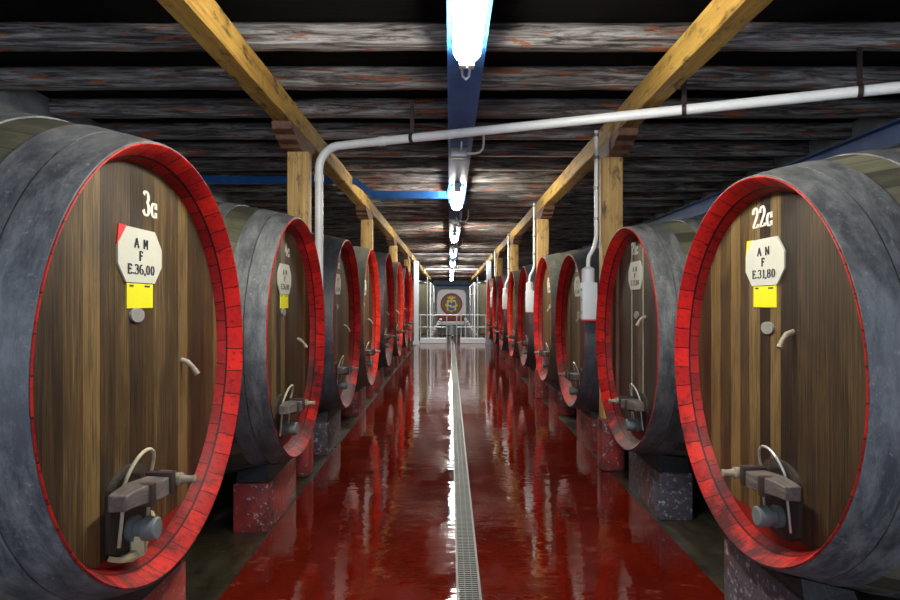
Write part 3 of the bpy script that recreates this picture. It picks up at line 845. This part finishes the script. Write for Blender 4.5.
for s in (-1, 1):
    x = -.84 if s < 0 else 1.05
    r = thing('tank_walkway_frame', (x, 26, 0)); tag(r, f'white tube walkway frame in front of the {"left" if s<0 else "right"} steel tanks', 'frame', 'walkway frames beside the tanks')
    for q, yy in enumerate((0.4, 3, 6)):
        bm = bmesh.new(); cyl(bm, (0, yy, 0), (0, yy, EYE+.85), .03, seg=10); link('frame_post', bm, 'white_enamel', r)
    for z in (EYE+.35, EYE+.80):
        bm = bmesh.new(); tube(bm, [(0, .4, z), (0, 6, z)], .026, 8); link('frame_rail', bm, 'white_enamel', r)
for s in (-1, 1):
    for q, (x, y, rr, h) in enumerate(((1.48, 26.0, .42, 2.35), (1.51, 27.7, .45, 2.4), (1.51, 29.4, .45, 2.4), (1.42, 31.2, .42, 2.45))):
        X = -x+.1 if s < 0 else x+.12
        r = thing('steel_tank', (X, y, 0))
        tag(r, f'{["nearest","second","third","farthest"][q]} upright steel wine tank on the {"left" if s<0 else "right"} beyond the railing', 'tank', 'steel wine tanks beyond the railing')
        bm = bmesh.new(); lathe(bm, [(.25, 0), (.25, rr*.8), (.32, rr), (h, rr), (h+.12, rr*.5), (h+.14, 0)], 32, (0,0), 'z'); link('tank_shell', bm, 'tank_steel', r)
        bm = bmesh.new(); lathe(bm, [(h+.13, 0), (h+.13, .12), (h+.18, .12), (h+.19, 0)], 20, (0,0), 'z'); link('tank_lid', bm, 'steel_bright', r)
        for a in (45, 135, 225, 315):
            bm = bmesh.new(); cx_, cy_ = rr*.75*math.cos(math.radians(a)), rr*.75*math.sin(math.radians(a)); cyl(bm, (cx_, cy_, 0), (cx_, cy_, .30), .03, seg=10); link('tank_leg', bm, 'steel_grey', r)
# stair flights either side of the emblem cask
for s in (-1, 1):
    xa = -.80 if s < 0 else 1.12; xb = -.42 if s < 0 else .70
    r = thing('metal_steps', ((xa+xb)/2, 26.5, 0)); tag(r, f'sloping row of pale metal treads {"left" if s<0 else "right"} of the emblem cask', 'steps', 'metal steps flanking the emblem cask')
    w0 = (xa+xb)/2
    n = 7
    for q in range(n):
        f_ = q/(n-1); x = xa+(xb-xa)*f_-w0; z = .25+.62*f_
        bm = bmesh.new(); box(bm, x-.05, x+.05, -.06+q*.22, .10+q*.22, z-.03, z+.02); link('tread', bm, 'white_enamel', r, smooth=False)
    for dx in (-.06, .06):
        bm = bmesh.new(); tube(bm, [(xa-w0+dx, 0, .0), (xa-w0+dx, 0, .2), (xb-w0+dx, (n-1)*.22, .85), (xb-w0+dx, (n-1)*.22, 0)], .018, 8); link('stringer', bm, 'steel_grey', r)

# emblem cask on its brick-red cradle
ex, ey = .07, 30.0
cz = EYE-.10
r = thing('emblem_cask', (ex, ey, 0)); tag(r, 'white round-topped cask front with a gold and blue emblem, at the end of the aisle', 'cask')
poly = [(-.70, cz-.52), (.70, cz-.52), (.70, cz+.30)]+arc(.40, cz+.40, .30, .30, 0, 90, 6)+arc(-.40, cz+.40, .30, .30, 90, 180, 6)+[(-.70, cz+.30)]
bm = bmesh.new(); prism(bm, poly, 1.6, 'xz', 0)
bmesh.ops.bevel(bm, geom=[e for e in bm.edges if abs(e.verts[0].co.y-e.verts[1].co.y) < 1e-6 and e.verts[0].co.y < .01], offset=.03, segments=2, affect='EDGES')
link('cask_front', bm, 'white_enamel', r, ang=40)
def disc(name, cx, c2, ro, ri, y0, th, m, par):
    bm = bmesh.new()
    if ri: lathe(bm, [(y0, ri), (y0-th, ri), (y0-th, ro), (y0, ro)], 48, (cx, c2), 'y', closed=True)
    else: lathe(bm, [(y0, 0), (y0, ro), (y0-th, ro), (y0-th, 0)], 48, (cx, c2), 'y')
    return link(name, bm, m, par)
disc('emblem_ring', 0, cz, .53, .45, 0, .05, 'emblem_red', r)
em = disc('emblem_field', 0, cz, .455, 0, 0, .025, 'emblem_olive', r)
def flatpoly(name, pts, y, m, par):
    bm = bmesh.new(); prism(bm, pts, .012, 'xz', y-.012); return link(name, bm, m, par, smooth=False)
# gold cartouche with scalloped border, blue beasts, crown
pts = []
for k in range(72):
    a = 2*PI*k/72; q = 1+.11*math.cos(8*a)
    pts.append((.27*q*math.cos(a), cz-.06+.31*q*math.sin(a)))
flatpoly('gold_cartouche', pts, -.026, 'emblem_gold', em)
flatpoly('blue_beast', [(-.16,cz+.02),(-.08,cz+.12),(.0,cz+.03),(.06,cz+.14),(.17,cz+.10),(.19,cz-.06),(.08,cz-.10),(.0,cz-.06),(-.04,cz-.02),(-.1,cz-.06)], -.04, 'emblem_blue', em)
flatpoly('blue_beast', [(-.18,cz-.10),(-.08,cz-.11),(-.02,cz-.18),(.08,cz-.16),(.16,cz-.20),(.12,cz-.30),(-.02,cz-.33),(-.14,cz-.28)], -.04, 'emblem_blue', em)
flatpoly('gold_crown', [(-.16,cz+.26),(.16,cz+.26),(.20,cz+.37),(.11,cz+.32),(.07,cz+.41),(0,cz+.33),(-.07,cz+.41),(-.11,cz+.32),(-.20,cz+.37)], -.026, 'emblem_gold', em)
bm = bmesh.new(); box(bm, -.68, .68, .04, 1.5, cz-.84, cz-.521, bev=.01); link('cradle', bm, 'brick_red', r)
bm = bmesh.new(); box(bm, -.72, .72, -.05, 1.55, cz-1.0, cz-.841, bev=.02); link('cradle_ledge', bm, 'white_enamel', r)
bm = bmesh.new(); lathe(bm, [(0, .66), (.02, .70), (cz-1.02, .70), (cz-1.0, .66), (cz-1.0, 0)], 40, (0, .74), 'z'); link('pedestal', bm, 'steel_grey', r)
# blue lintel across the end wall
bm = bmesh.new(); box(bm, -3.8, 4.1, 51.4, 51.7, EYE+1.3, EYE+1.45); o = link('steel_lintel', bm, 'blue_paint', smooth=False); tag(o, 'blue steel lintel across the pale end wall', 'lintel')

# ------------------------------------------------------------------ light
w = bpy.data.worlds.new('World'); sc.world = w; w.use_nodes = True
bg = w.node_tree.nodes['Background']; bg.inputs[0].default_value = (.55, .70, 1.0, 1); bg.inputs[1].default_value = .45
def area(loc, rot, sx, sy, e, c, name):
    l = bpy.data.lights.new(name, 'AREA'); l.shape = 'RECTANGLE'; l.size = sx; l.size_y = sy; l.energy = e; l.color = c
    o = bpy.data.objects.new(name, l); COL.objects.link(o); o.location = loc; o.rotation_euler = rot; return o
area((0, -1.9, 2.0), (math.radians(88), 0, 0), 5, 2.4, 60, (.80,.88,1.0), 'rear_cool_fill')  # added cool fill behind the camera, with no source of its own

area((.1, 22.6, 3.2), (math.radians(62), 0, 0), 3.0, .5, 38, (.92,.96,1.0), 'far_hall_fill')
area((.1, 33.5, 3.3), (math.radians(50), 0, 0), 3.4, .6, 150, (.85,.92,1.0), 'end_wall_fill')  # added unseen fill that lifts the end wall
# ------------------------------------------------------------------ camera
cam = bpy.data.cameras.new('Camera'); co = bpy.data.objects.new('Camera', cam); COL.objects.link(co)
co.location = (0, 0, EYE); co.rotation_euler = (PI/2, 0, 0)
cam.sensor_width = 36; cam.lens = 620/900*36; cam.shift_y = 2/900; cam.clip_start = .05; cam.clip_end = 200
sc.camera = co
